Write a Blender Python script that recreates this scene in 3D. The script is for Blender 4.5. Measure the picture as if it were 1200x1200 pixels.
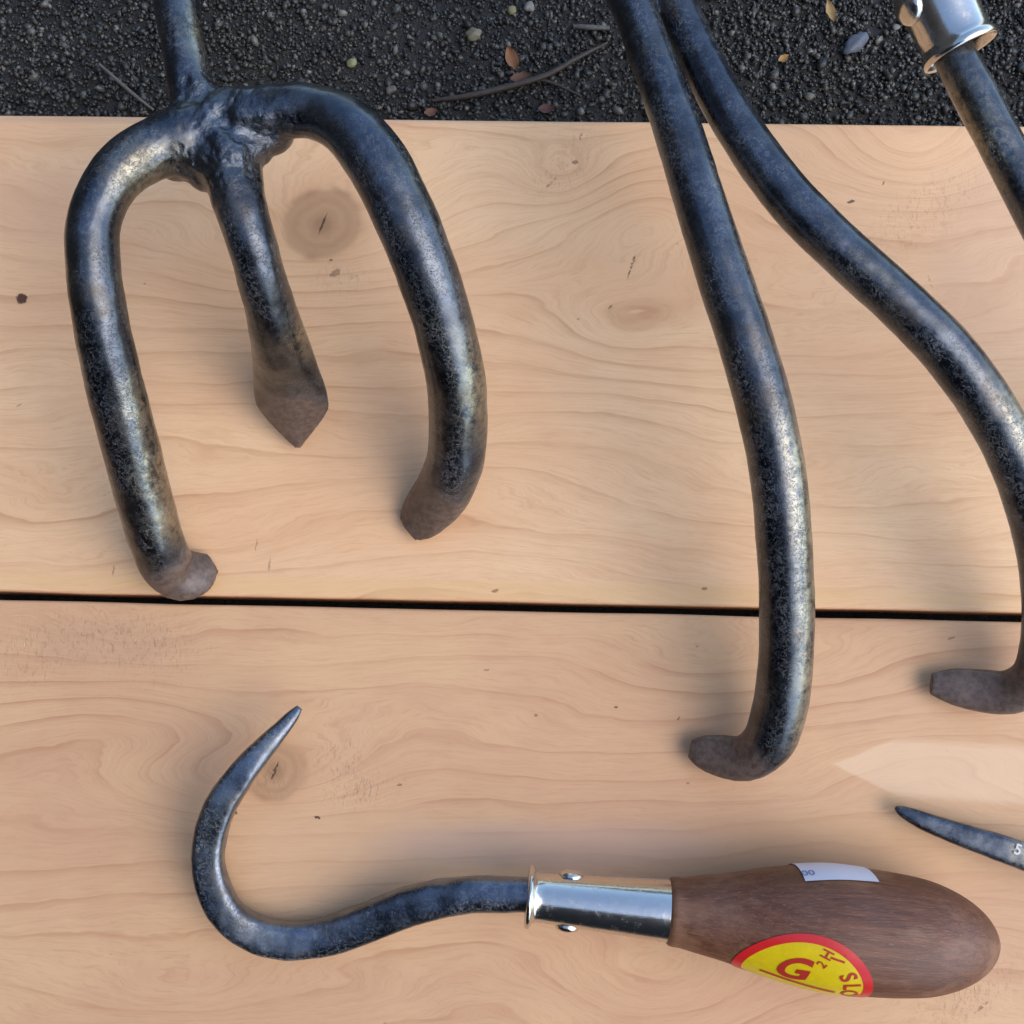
import bpy, bmesh, math, random
import numpy as np
from mathutils import Vector, Matrix, noise as mnoise

for o in list(bpy.data.objects): bpy.data.objects.remove(o)
S = bpy.context.scene
COL = S.collection

# ------------------------------------------------------------ camera
PITCH = math.radians(7.0)
DIST = 0.34
FOC = 39.6; SENS = 36.0
cam_d = bpy.data.cameras.new('camera'); cam = bpy.data.objects.new('camera', cam_d); COL.objects.link(cam)
cam_d.lens = FOC; cam_d.sensor_width = SENS; cam_d.clip_start = 0.005; cam_d.clip_end = 200
cam.location = (0, -math.sin(PITCH)*DIST, math.cos(PITCH)*DIST)
cam.rotation_euler = (PITCH, 0, 0)
S.camera = cam
CM = Matrix.Translation(cam.location) @ Matrix.Rotation(PITCH, 4, 'X')
CI = CM.inverted()
KF = 1200*FOC/SENS                                     # photograph pixels per unit of slope

def P(px, py, z=0.0):
    """world point at height z seen at pixel px,py of the 1200 px photograph"""
    d = CM.to_3x3() @ Vector(((px-600)/KF, (600-py)/KF, -1.0))
    o = CM.translation
    return o + d*((z-o.z)/d.z)
def scale_at(p):
    return KF / -(CI @ Vector(p)).z                    # pixels per metre there

# ------------------------------------------------------------ light
SUN_AZ = Vector((0.86, -0.40)); SUN_EL = math.radians(50)
w = bpy.data.worlds.new('World'); S.world = w; w.use_nodes = True
nt = w.node_tree; nt.nodes.clear()
sky = nt.nodes.new('ShaderNodeTexSky'); sky.sky_type = 'NISHITA'; sky.sun_disc = False
sky.sun_elevation = SUN_EL; sky.sun_rotation = math.atan2(SUN_AZ.x, SUN_AZ.y)
sky.air_density = 1.0; sky.dust_density = 1.2; sky.ozone_density = 2.0
bg = nt.nodes.new('ShaderNodeBackground'); bg.inputs[1].default_value = 0.13
wo = nt.nodes.new('ShaderNodeOutputWorld')
nt.links.new(sky.outputs[0], bg.inputs[0]); nt.links.new(bg.outputs[0], wo.inputs[0])
sd = bpy.data.lights.new('sun', 'SUN'); sun = bpy.data.objects.new('sun', sd); COL.objects.link(sun)
sd.energy = 0.60; sd.angle = math.radians(60); sd.color = (1.0, 0.90, 0.76)
tow = Vector((SUN_AZ.x, SUN_AZ.y, 0)).normalized()*math.cos(SUN_EL) + Vector((0, 0, math.sin(SUN_EL)))
sun.rotation_euler = tow.to_track_quat('Z', 'Y').to_euler()
sun.location = tow*3
S.view_settings.view_transform = 'Standard'; S.view_settings.look = 'None'
S.view_settings.exposure = 1.42; S.view_settings.gamma = 1
S.render.engine = 'CYCLES'

# ------------------------------------------------------------ node helper
class G:
    """tiny expression layer over shader nodes"""
    def __init__(s, name):
        s.m = bpy.data.materials.new(name); s.m.use_nodes = True
        s.t = s.m.node_tree; s.t.nodes.clear()
        s.out = s.n('ShaderNodeOutputMaterial'); s.b = s.n('ShaderNodeBsdfPrincipled')
        s.t.links.new(s.b.outputs[0], s.out.inputs[0])
        tc = s.n('ShaderNodeTexCoord')
        vm = s.n('ShaderNodeVectorMath'); vm.operation = 'SCALE'
        s.t.links.new(tc.outputs['Object'], vm.inputs[0]); vm.inputs['Scale'].default_value = 1000
        s.mm = vm.outputs[0]
        sp = s.n('ShaderNodeSeparateXYZ'); s.t.links.new(s.mm, sp.inputs[0])
        s.x, s.y, s.z = [V(s, q) for q in sp.outputs]
    def n(s, k): return s.t.nodes.new(k)
    def put(s, inp, v):
        if isinstance(v, V): v = v.o
        if isinstance(v, bpy.types.NodeSocket): s.t.links.new(v, inp)
        elif isinstance(v, (tuple, list)):
            inp.default_value = (*v, 1.0) if len(inp.default_value) == 4 and len(v) == 3 else v
        else: inp.default_value = v
    def math(s, op, *a, clamp=False):
        q = s.n('ShaderNodeMath'); q.operation = op; q.use_clamp = clamp
        for i, v in enumerate(a): s.put(q.inputs[i], v)
        return V(s, q.outputs[0])
    def vec(s, x, y, z=0.0):
        q = s.n('ShaderNodeCombineXYZ')
        for i, v in enumerate((x, y, z)): s.put(q.inputs[i], v)
        return q.outputs[0]
    def noise(s, vec=None, scale=1.0, detail=3.0, rough=0.5, dist=0.0, col=False):
        q = s.n('ShaderNodeTexNoise'); s.put(q.inputs['Vector'], vec or s.mm)
        q.inputs['Scale'].default_value = scale; q.inputs['Detail'].default_value = detail
        q.inputs['Roughness'].default_value = rough; q.inputs['Distortion'].default_value = dist
        return q.outputs['Color'] if col else V(s, q.outputs['Fac'])
    def voro(s, vec=None, scale=1.0, feature='F1', out='Distance', rnd=1.0):
        q = s.n('ShaderNodeTexVoronoi'); q.feature = feature; s.put(q.inputs['Vector'], vec or s.mm)
        q.inputs['Scale'].default_value = scale; q.inputs['Randomness'].default_value = rnd
        return V(s, q.outputs[out])
    def attr(s, name, out='Fac'):
        q = s.n('ShaderNodeAttribute'); q.attribute_name = name
        return V(s, q.outputs[out])
    def ramp(s, v, lo, hi):
        q = s.n('ShaderNodeMapRange'); q.interpolation_type = 'SMOOTHSTEP'
        s.put(q.inputs[0], v); s.put(q.inputs[1], lo); s.put(q.inputs[2], hi)
        return V(s, q.outputs[0])
    def mix(s, f, a, b):
        q = s.n('ShaderNodeMix'); q.data_type = 'RGBA'
        s.put(q.inputs[0], f); s.put(q.inputs[6], a); s.put(q.inputs[7], b)
        return q.outputs[2]
    def bump(s, h, dist, strength=1.0, nrm=None):
        q = s.n('ShaderNodeBump'); s.put(q.inputs['Height'], h)
        q.inputs['Distance'].default_value = dist; q.inputs['Strength'].default_value = strength
        if nrm: s.put(q.inputs['Normal'], nrm)
        return q.outputs[0]
    def set(s, **k):
        for a, v in k.items(): s.put(s.b.inputs[a.replace('_', ' ')], v)
class V:
    def __init__(s, g, o): s.g = g; s.o = o
    def __add__(s, b): return s.g.math('ADD', s, b)
    __radd__ = __add__
    def __mul__(s, b): return s.g.math('MULTIPLY', s, b)
    __rmul__ = __mul__
    def __sub__(s, b): return s.g.math('SUBTRACT', s, b)
    def __rsub__(s, b): return s.g.math('SUBTRACT', b, s)
    def __truediv__(s, b): return s.g.math('DIVIDE', s, b)
    def __pow__(s, b): return s.g.math('POWER', s, b)

def gauss(g, cx, cy, sx, sy, rot=0.0, x=None, y=None):
    dx = (x or g.x) - cx; dy = (y or g.y) - cy
    c, s_ = math.cos(rot), math.sin(rot)
    u = (dx*c + dy*s_)*(1/sx); v = (dy*c - dx*s_)*(1/sy)
    return g.math('EXPONENT', (u*u + v*v)*-1.0)
def mmxy(px, py):
    p = P(px, py, 0); return p.x*1000, p.y*1000

# ------------------------------------------------------------ materials
def wood_board(name, base, line, bumps, knots, marks, washes, rough=(), wedges=(), tilt=0.0, period=7.0, seed=0.0, slope_x=0.0):
    g = G(name); x, y = g.x, g.y
    wx = g.noise(g.vec(x*0.006, y*0.02, seed), 1.0, 2.0, 0.5)
    wy = g.noise(g.vec(x*0.03, y*0.09, seed+7), 1.0, 3.0, 0.5)
    f = (y + x*slope_x)*(1/period) + (wx-0.5)*4.2 + (wy-0.5)*.62 + (g.noise(g.vec(x*.08, y*.35, seed+31), 1, 2)-.5)*.10
    for (cx, cy, sx, sy, rot, amp) in bumps:
        a, b = mmxy(cx, cy); f = f + gauss(g, a, b, sx, sy, rot)*amp
    kn = []
    for (cx, cy, r, el, rot) in knots:
        a, b = mmxy(cx, cy)
        f = f + gauss(g, a, b, r*3.4, r*1.7, rot)*2.1
        dx = x - a; dy = y - b; c, s_ = math.cos(rot), math.sin(rot)
        u = (dx*c+dy*s_)*(1/el); v = dy*c-dx*s_
        rr = g.math('SQRT', u*u+v*v) + (g.noise(None, 0.05, 2, .5)-0.5)*r*0.45
        kn.append((rr, r, a, b, dx, dy))
    t = g.math('FRACT', f)
    late = g.ramp(t, 0.50, 0.955) * (1 - g.ramp(t, 0.955, 0.995))
    vary = g.ramp(g.noise(g.vec(x*.012, y*.03, seed+3), 1, 2), 0.34, 0.66)
    lf = late*late*(0.20+vary*0.5) + g.ramp(g.noise(g.vec(x*.012, f*6.0, seed+2), 1, 2, .5), .55, .8)*.16
    # fine fibres and pores along the grain
    fib = g.noise(g.vec(x*0.05+wx*3, f*9.0, seed), 1.0, 4.0, 0.65)
    fib2 = g.noise(g.vec(x*0.35, y*5.0, seed), 1.0, 2.0, 0.6)
    mot = g.noise(g.vec(x*.010, y*.022, seed+11), 1, 3, .55)
    mot2 = g.noise(g.vec(x*.03, y*.05, seed+17), 1, 4, .6)
    c = g.mix(g.ramp(mot, .35, .65), base[0], base[1])
    c = g.mix(g.ramp(mot2, .38, .75)*.45, c, base[2])
    c = g.mix(g.math('MULTIPLY', lf, .28 + g.ramp(g.noise(g.vec(x*.016, y*.05, seed+21), 1, 3, .6), .4, .62)*.5), c, line)
    thin = g.ramp(t, .86, .94)*(1-g.ramp(t, .955, .985))*g.ramp(g.noise(g.vec(x*.02, y*.08, seed+41), 1, 2, .6), .42, .6)
    c = g.mix(thin*.27, c, (line[0]*.9, line[1]*.78, line[2]*.7))
    c = g.mix(g.ramp(fib, .42, .8)*.30, c, line)
    fib3 = g.noise(g.vec(x*0.12, f*34.0, seed+5), 1.0, 3.0, 0.7)
    c = g.mix(g.ramp(fib3, .48, .68)*.28, c, line)
    c = g.mix(g.ramp(fib2, .55, .8)*.16, c, (line[0]*.75, line[1]*.7, line[2]*.65))
    for (cx, cy, sx, sy, rot, col, amt) in washes:
        a, b = mmxy(cx, cy)
        e = g.ramp(gauss(g, a, b, sx, sy, rot) + (g.noise(None, .07, 4, .6)-.5)*.5, .25, .8)
        c = g.mix(e*amt, c, col)
    for (cx, cy, col, amt) in wedges:                   # a lighter flat-sawn patch with a sharp pointed end
        a, b = mmxy(cx, cy); dx = x - a + (wy-.5)*5; dy = y - b + (x-a)*.06 + (wx-.5)*4
        e = g.ramp(dx*.42 - g.math('ABSOLUTE', dy), -.2, .9)*(1-g.ramp(g.math('ABSOLUTE', dy), 6.5, 9.5))
        c = g.mix(e*amt, c, col)
    h = fib*0.25 - lf*0.5 + fib2*.15
    for (rr, r, a, b, dx, dy) in kn:
        inside = 1 - g.ramp(rr, r*.82, r*1.04)
        halo = 1 - g.ramp(rr, r*.9, r*2.0)
        ring = g.math('SINE', rr*(9.0/r)*2.0 + g.noise(None, .3, 3, .6)*5)*.5 + .5
        c = g.mix(halo*.26, c, (0.50, 0.25, 0.12))
        kc = g.mix(ring*.40, (0.47, 0.275, 0.145), (0.33, 0.18, 0.09))
        c = g.mix(inside*.82, c, kc)
        edge = gauss(g, r*.98, 0, r*.12, 1, 0, x=rr, y=rr*0.0)
        c = g.mix(edge*.5*g.ramp(g.noise(None, .05, 2, .6), .40, .58), c, (0.24, 0.11, 0.055))
        core = 1 - g.ramp(rr, r*.1, r*.32)
        c = g.mix(core*.45, c, (0.22, 0.11, 0.055))
        crk = gauss(g, 0, 0, 0.5, r*.50, -0.35, x=dx+(g.noise(None, .9, 2)-.5)*1.5, y=dy)
        ce = g.ramp(crk, .55, .8)
        c = g.mix(ce*.8, c, (0.06, 0.028, 0.015)); h = h - ce*1.5
    # short dark flecks, drying cracks and beetle marks
    for (cx, cy, L, wd, rot, amt) in marks:
        a, b = mmxy(cx, cy)
        jx = x + (g.noise(None, .8, 3, .7)-.5)*(1.8 if L > 1.2 else .7)
        e = gauss(g, a, b, L, wd, rot, x=jx, y=y + (g.noise(g.vec(y, x, 4.0), .9, 3, .7)-.5)*1.2)
        e = g.ramp(e, .45, .7)
        if L > 2.5: e = e*g.ramp(g.noise(None, .75, 3, .6), .42, .55)
        c = g.mix(e*amt, c, (0.10, 0.045, 0.022)); h = h - e*.8
    for (cx, cy, sx, sy, rot, amt) in rough:
        a, b = mmxy(cx, cy)
        e = gauss(g, a, b, sx, sy, rot)*g.ramp(g.noise(g.vec(x*1.1, y*.42, seed), 1, 4, .75, 1.0), .52, .66)
        c = g.mix(e*amt*.6, c, (0.26, 0.12, 0.06)); h = h - e*1.0
        e2 = gauss(g, a, b, sx, sy, rot)*g.ramp(g.noise(g.vec(x*.9, y*.5, seed+4), 1, 4, .75, 1.0), .56, .7)
        c = g.mix(e2*amt*.6, c, (0.72, 0.56, 0.44)); h = h + e2*.8
    pts = g.voro(g.vec(x*.09, y*.13, seed), 1.0)
    pe = (1-g.ramp(pts, .025, .06))*g.ramp(g.noise(g.vec(x*.02, y*.03, 9), 1, 1), .5, .6)
    c = g.mix(pe*.55, c, (0.16, 0.08, 0.04))
    g.set(Base_Color=c, Roughness=0.56 + fib*.12, Normal=g.bump(h, 0.00016, .55))
    g.b.inputs['Specular IOR Level'].default_value = 0.35
    return g.m

def steel(name, dark=(0.064, 0.074, 0.090), worn_glint=0.5, seed=0.0, weld=False):
    g = G(name)
    tip = g.attr('tip'); wr = g.attr('worn_glint'); wl = g.attr('weld')
    a = g.noise(None, .11, 5, .62); b = g.noise(None, .55, 4, .6); d = g.noise(None, 3.2, 3, .7)
    dirt = g.ramp(g.noise(None, .05, 4, .65), .52, .66)
    ridge = g.math('ABSOLUTE', g.noise(None, .55, 5, .75, .6) - .5)
    scratch = 1 - g.ramp(ridge, .003, .014)
    c = g.mix(g.ramp(a, .38, .62), dark, tuple(v*1.5 for v in dark))
    c = g.mix(g.ramp(b, .5, .72)*.28, c, (0.04, 0.042, 0.048))
    c = g.mix(scratch*.5*g.ramp(a, .4, .6), c, (0.42, 0.42, 0.38))
    spk = g.ramp(d*.6+b*.4, .575, .66)
    c = g.mix(spk*.30*g.ramp(a, .42, .6), c, (0.45, 0.43, 0.33))
    c = g.mix(dirt*.45, c, (0.10, 0.075, 0.05))
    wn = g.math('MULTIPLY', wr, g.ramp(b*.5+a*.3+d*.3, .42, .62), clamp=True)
    c = g.mix(wn*.75, c, (0.46, 0.43, 0.31))  # pale yellowish wear, also painting the highlight on right-hand sides
    olive = g.ramp(g.noise(None, .06, 3, .5), .52, .68)
    c = g.mix(olive*.18, c, (0.15, 0.135, 0.09))
    tt = g.ramp(tip + (b-.5)*.35 + (a-.5)*.3, .35, .7)
    brown = g.mix(g.ramp(b, .3, .7), (0.085, 0.055, 0.043), (0.15, 0.105, 0.08))
    brown = g.mix(g.ramp(d, .55, .75)*.35, brown, (0.27, 0.22, 0.19))
    c = g.mix(tt, c, brown)
    g.set(Base_Color=c, Metallic=1.0 - tt*.9,
          Roughness=(.17 + a*.16 + d*.08 + spk*.10 + dirt*.14 + scratch*.1)*(1-tt) + tt*.52)
    big = g.noise(None, .035, 3, .55)
    cell = g.voro(g.vec(g.x*1.0 + a*4, g.y*.6 + b*2, g.z), .13, 'SMOOTH_F1')
    amp = g.ramp(big, .42, .62)
    h = a*.40 + cell*.55 + b*.13 + d*(.02 + amp*.11) - scratch*(.03+amp*.12) + wl*g.noise(None, .32, 4, .7, 1.2)*2.2
    g.set(Normal=g.bump(h, 0.00042, .75))
    g.b.inputs['Coat Weight'].default_value = 0.35
    g.b.inputs['Coat Roughness'].default_value = 0.16
    return g.m

def chrome():
    g = G('polished_nickel')
    a = g.noise(None, .25, 3, .6); d = g.noise(g.vec(g.x*.2, g.y*3, g.z*3), 1, 3, .6)
    g.set(Base_Color=g.mix(a, (.68, .66, .61), (.58, .55, .49)), Metallic=1.0,
          Roughness=.13 + d*.10 + g.ramp(g.noise(None, .4, 4, .7), .5, .7)*.12, Normal=g.bump(a*.8+d*.12, .0002, .4))
    return g.m
def handle_wood(axis):
    g = G('handle_wood')
    u = g.x*axis[0] + g.y*axis[1]; v = g.y*axis[0] - g.x*axis[1]
    st = g.noise(g.vec(u*.05, v*.9, g.z*.9), 1, 5, .62)
    po = g.noise(g.vec(u*.28, v*3.2, g.z*3.2), 1, 3, .6)
    mo = g.noise(None, .06, 3, .5)
    c = g.mix(g.ramp(st, .35, .68), (0.095, 0.030, 0.012), (0.170, 0.063, 0.028))
    c = g.mix(g.ramp(mo, .4, .7)*.4, c, (0.14, 0.072, 0.048))
    c = g.mix(g.ramp(po, .55, .72)*.6, c, (0.27, 0.145, 0.085))
    c = g.mix(g.ramp(po, .5, .3)*.0 + (1-g.ramp(po, .30, .44))*.7, c, (0.075, 0.03, 0.015))
    wear = g.ramp(g.noise(g.vec(u*.06, v*.12, g.z*.12), 1, 4, .6) + g.ramp(u, 112.0, 140.0)*.10 + g.ramp(u, 58.0, 44.0)*.12, .52, .68)
    c = g.mix(wear*.45, c, (0.26, 0.14, 0.075))
    dk = g.ramp(g.noise(g.vec(u*.05, v*.10, g.z*.10+5), 1, 4, .6), .52, .70)
    c = g.mix(dk*.5, c, (0.085, 0.036, 0.018))
    g.set(Base_Color=c, Roughness=.36 + po*.2, Normal=g.bump(st*.5+po*.6, .0003, .7))
    return g.m
def flat(name, c, rough=.4, var=.12):
    g = G(name); a = g.noise(None, .5, 4, .6)
    g.set(Base_Color=g.mix(a*1.0, c, tuple(v*(1-var) for v in c)), Roughness=rough, Normal=g.bump(a, .00005, .5))
    return g.m
def asphalt_base():
    g = G('asphalt_binder'); a = g.noise(None, .6, 4, .7); b = g.noise(None, .02, 3, .5)
    c = g.mix(a, (0.010, 0.010, 0.010), (0.045, 0.043, 0.040))
    g.set(Base_Color=c, Roughness=.75, Normal=g.bump(a, .0015, 1))
    return g.m
def aggregate():
    g = G('asphalt_aggregate'); t = g.attr('tone'); n = g.noise(None, 1.2, 3, .7); l = g.noise(None, .02, 3, .6)
    c = g.mix(g.ramp(t, .0, .8), (0.012, 0.013, 0.014), (0.056, 0.054, 0.048))
    c = g.mix(g.ramp(t, .86, 1.0)*.8, c, (0.20, 0.19, 0.165))
    c = g.mix(g.ramp(g.noise(None, .35, 3, .7), .58, .70)*.6, c, (0.085, 0.060, 0.040))
    c = g.mix(g.ramp(g.noise(None, .9, 2, .7), .62, .72)*.5, c, (0.11, 0.11, 0.06))
    c = g.mix(g.ramp(n, .5, .75)*.4, c, (0.03, 0.028, 0.026))
    c = g.mix(g.ramp(l, .5, .7)*.35, c, (0.05, 0.055, 0.035))
    g.set(Base_Color=c, Roughness=.22 + n*.3, Normal=g.bump(n, .0003, .7))
    return g.m

# ------------------------------------------------------------ object helpers
def tag(o, label=None, cat=None, group=None, kind=None):
    if label: o['label'] = label
    if cat: o['category'] = cat
    if group: o['group'] = group
    if kind: o['kind'] = kind
    return o
def empty(name, loc, label, cat, group=None):
    o = bpy.data.objects.new(name, None); COL.objects.link(o); o.location = loc
    o.empty_display_size = .01
    return tag(o, label, cat, group)
def link_mesh(name, verts, faces, mat, parent=None, root=None, smooth=True, attrs=None, auto=None):
    """verts in world space; kept relative to the top-level thing's base"""
    base = Vector(root.location) if root else Vector((0, 0, 0))
    v = np.array([tuple(q) for q in verts], dtype=float) if not isinstance(verts, np.ndarray) else verts
    me = bpy.data.meshes.new(name)
    me.from_pydata((v - np.array(base)).tolist(), [], [tuple(f) for f in faces])
    me.materials.append(mat)
    me.polygons.foreach_set('use_smooth', [smooth]*len(me.polygons))
    for k, a in (attrs or {}).items():
        at = me.attributes.new(k, 'FLOAT', 'POINT'); at.data.foreach_set('value', np.asarray(a, dtype=np.float32))
    if auto is not None:
        me.set_sharp_from_angle(angle=math.radians(auto))
    me.update()
    o = bpy.data.objects.new(name, me); COL.objects.link(o)
    if parent: o.parent = parent
    return o

def catmull(pts, n):
    """pts: array (k, m) -> smooth resampling with about n samples"""
    p = np.array(pts, float); k = len(p)
    seg = np.linalg.norm(np.diff(p[:, :3], axis=0), axis=1)**.5
    t = np.concatenate([[0], np.cumsum(seg)])
    m = np.zeros_like(p)
    m[1:-1] = ((p[1:-1]-p[:-2])/(t[1:-1]-t[:-2])[:, None]*(t[2:]-t[1:-1])[:, None] +
               (p[2:]-p[1:-1])/(t[2:]-t[1:-1])[:, None]*(t[1:-1]-t[:-2])[:, None])/(t[2:]-t[:-2])[:, None]
    m[0] = (p[1]-p[0])/(t[1]-t[0]); m[-1] = (p[-1]-p[-2])/(t[-1]-t[-2])
    L = np.concatenate([[0], np.cumsum(np.linalg.norm(np.diff(p[:, :3], axis=0), axis=1))])
    out = []
    for i in range(k-1):
        c = max(2, int(round(n*(L[i+1]-L[i])/L[-1])))
        for j in range(c + (1 if i == k-2 else 0)):
            u = j/c; h = t[i+1]-t[i]
            out.append((2*u**3-3*u**2+1)*p[i] + (u**3-2*u**2+u)*h*m[i] + (-2*u**3+3*u**2)*p[i+1] + (u**3-u**2)*h*m[i+1])
    return np.array(out)

def station(px, py, z, wpx, thick=1.0, q=2.0):
    """a cross-section: world centre, side radius, up radius, superellipse exponent"""
    p = P(px, py, z); r = wpx/2/scale_at(p)
    return (p.x, p.y, p.z, r, r*thick, q)
def lens_gain(p, T):
    """how much wider a round bar at p, running along T, looks than its radius times scale_at"""
    p = Vector(p); T = Vector(T).normalized(); n = T.cross(p - CM.translation)
    if n.length < 1e-9: return 1.0
    n.normalize(); e = .002
    def pr(q): q = CI @ q; return Vector((q.x/-q.z, q.y/-q.z))*KF
    t2 = (pr(p+T*e)-pr(p-T*e)); w2 = pr(p+n*e)-pr(p-n*e)
    if t2.length < 1e-6: return 1.0
    t2.normalize()
    return abs(t2.x*w2.y - t2.y*w2.x)/(2*e)/scale_at(p)
def tube_mesh(st, n=80, k=28, cap=True):
    s = catmull(st, n)
    c = s[:, :3]; tan = np.gradient(c, axis=0); tan /= np.linalg.norm(tan, axis=1)[:, None]
    if n > 60:
        gn = np.array([max(.9, min(1.15, lens_gain(c[i], tan[i]))) for i in range(len(s))])
        s[:, 3] /= gn; s[:, 4] /= gn
    verts = []; faces = []
    for i in range(len(s)):
        T = Vector(tan[i]); side = T.cross(Vector((0, 0, 1)))
        if side.length < 1e-3: side = Vector((1, 0, 0))
        side.normalize(); up = side.cross(T)
        rs, ru, q = max(s[i, 3], 1e-4), max(s[i, 4], 1e-4), max(1.0, s[i, 5])
        for j in range(k):
            a = 2*math.pi*(j+.5)/k; ca, sa = math.cos(a), math.sin(a)
            x = math.copysign(abs(ca)**(2/q), ca)*rs; y = math.copysign(abs(sa)**(2/q), sa)*ru
            verts.append(Vector(c[i]) + side*x + up*y)
    for i in range(len(s)-1):
        for j in range(k):
            a = i*k+j; b = i*k+(j+1) % k
            faces.append((a, b, b+k, a+k))
    if cap:
        faces.append(tuple(range(k))[::-1]); faces.append(tuple((len(s)-1)*k+j for j in range(k)))
    return verts, faces, s
def lathe(profile, o, ax, k=64):
    ax = Vector(ax).normalized(); sd_ = ax.cross(Vector((0, 0, 1))).normalized(); up = sd_.cross(ax)
    verts = []; faces = []
    for (s_, r) in profile:
        for j in range(k):
            a = 2*math.pi*j/k
            verts.append(Vector(o) + ax*s_ + sd_*(math.cos(a)*r) + up*(math.sin(a)*r))
    for i in range(len(profile)-1):
        for j in range(k):
            a = i*k+j; b = i*k+(j+1) % k; faces.append((a, b, b+k, a+k))
    faces.append(tuple(range(k))[::-1]); faces.append(tuple((len(profile)-1)*k+j for j in range(k)))
    return verts, faces
def ellipsoid(c, r, R=None, seg=24):
    bm = bmesh.new(); bmesh.ops.create_icosphere(bm, subdivisions=3, radius=1)
    M = (R or Matrix.Identity(3))
    v = [Vector(c) + M @ Vector((q.co.x*r[0], q.co.y*r[1], q.co.z*r[2])) for q in bm.verts]
    bm.verts.index_update(); f = [tuple(x.index for x in g.verts) for g in bm.faces]; bm.free()
    return v, f

def fuse(pieces, voxel=0.0006, smooth_it=6):
    """union of closed pieces as one organic skin: returns verts, quads"""
    V_, F_ = [], []
    for v, f in pieces:
        o = len(V_); V_ += list(v); F_ += [tuple(i+o for i in q) for q in f]
    me = bpy.data.meshes.new('fuse'); me.from_pydata([tuple(q) for q in V_], [], F_)
    bm = bmesh.new(); bm.from_mesh(me)
    bmesh.ops.recalc_face_normals(bm, faces=bm.faces); bm.to_mesh(me); bm.free()
    ob = bpy.data.objects.new('fuse', me); COL.objects.link(ob)
    m = ob.modifiers.new('r', 'REMESH'); m.mode = 'VOXEL'; m.voxel_size = voxel; m.adaptivity = 0
    dg = bpy.context.evaluated_depsgraph_get(); ev = ob.evaluated_get(dg); r = ev.to_mesh()
    n = len(r.vertices); co = np.empty(n*3); r.vertices.foreach_get('co', co); co = co.reshape(-1, 3)
    fa = [tuple(p.vertices) for p in r.polygons]
    ed = np.empty(len(r.edges)*2, dtype=int); r.edges.foreach_get('vertices', ed); ed = ed.reshape(-1, 2)
    ev.to_mesh_clear(); bpy.data.objects.remove(ob); bpy.data.meshes.remove(me)
    return co, fa, ed
def relax(co, ed, it, w=0.5, mask=None):
    deg = np.bincount(ed.ravel(), minlength=len(co)).astype(float)[:, None]
    for i in range(it):
        acc = np.zeros_like(co)
        for k in range(3):
            acc[:, k] = np.bincount(ed[:, 0], co[ed[:, 1], k], len(co)) + np.bincount(ed[:, 1], co[ed[:, 0], k], len(co))
        d = (acc/np.maximum(deg, 1) - co)
        ww = w if i % 2 == 0 else -w*1.02*0.9
        if mask is not None: d = d*mask[:, None]
        co = co + d*ww
    return co
def relax_w(co, ed, it, mask):
    deg = np.bincount(ed.ravel(), minlength=len(co)).astype(float)[:, None]
    for i in range(it):
        acc = np.zeros_like(co)
        for k in range(3):
            acc[:, k] = np.bincount(ed[:, 0], co[ed[:, 1], k], len(co)) + np.bincount(ed[:, 1], co[ed[:, 0], k], len(co))
        co = co + (acc/np.maximum(deg, 1) - co)*.6*mask[:, None]
    return co
def vnormals(co, fa):
    f = np.array([q[:4] if len(q) > 3 else (*q, q[-1]) for q in fa])
    n = np.cross(co[f[:, 2]]-co[f[:, 0]], co[f[:, 3]]-co[f[:, 1]])
    out = np.zeros_like(co)
    for k in range(4):
        for c in range(3): out[:, c] += np.bincount(f[:, k], n[:, c], len(co))
    return out/np.maximum(np.linalg.norm(out, axis=1), 1e-12)[:, None]

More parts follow.
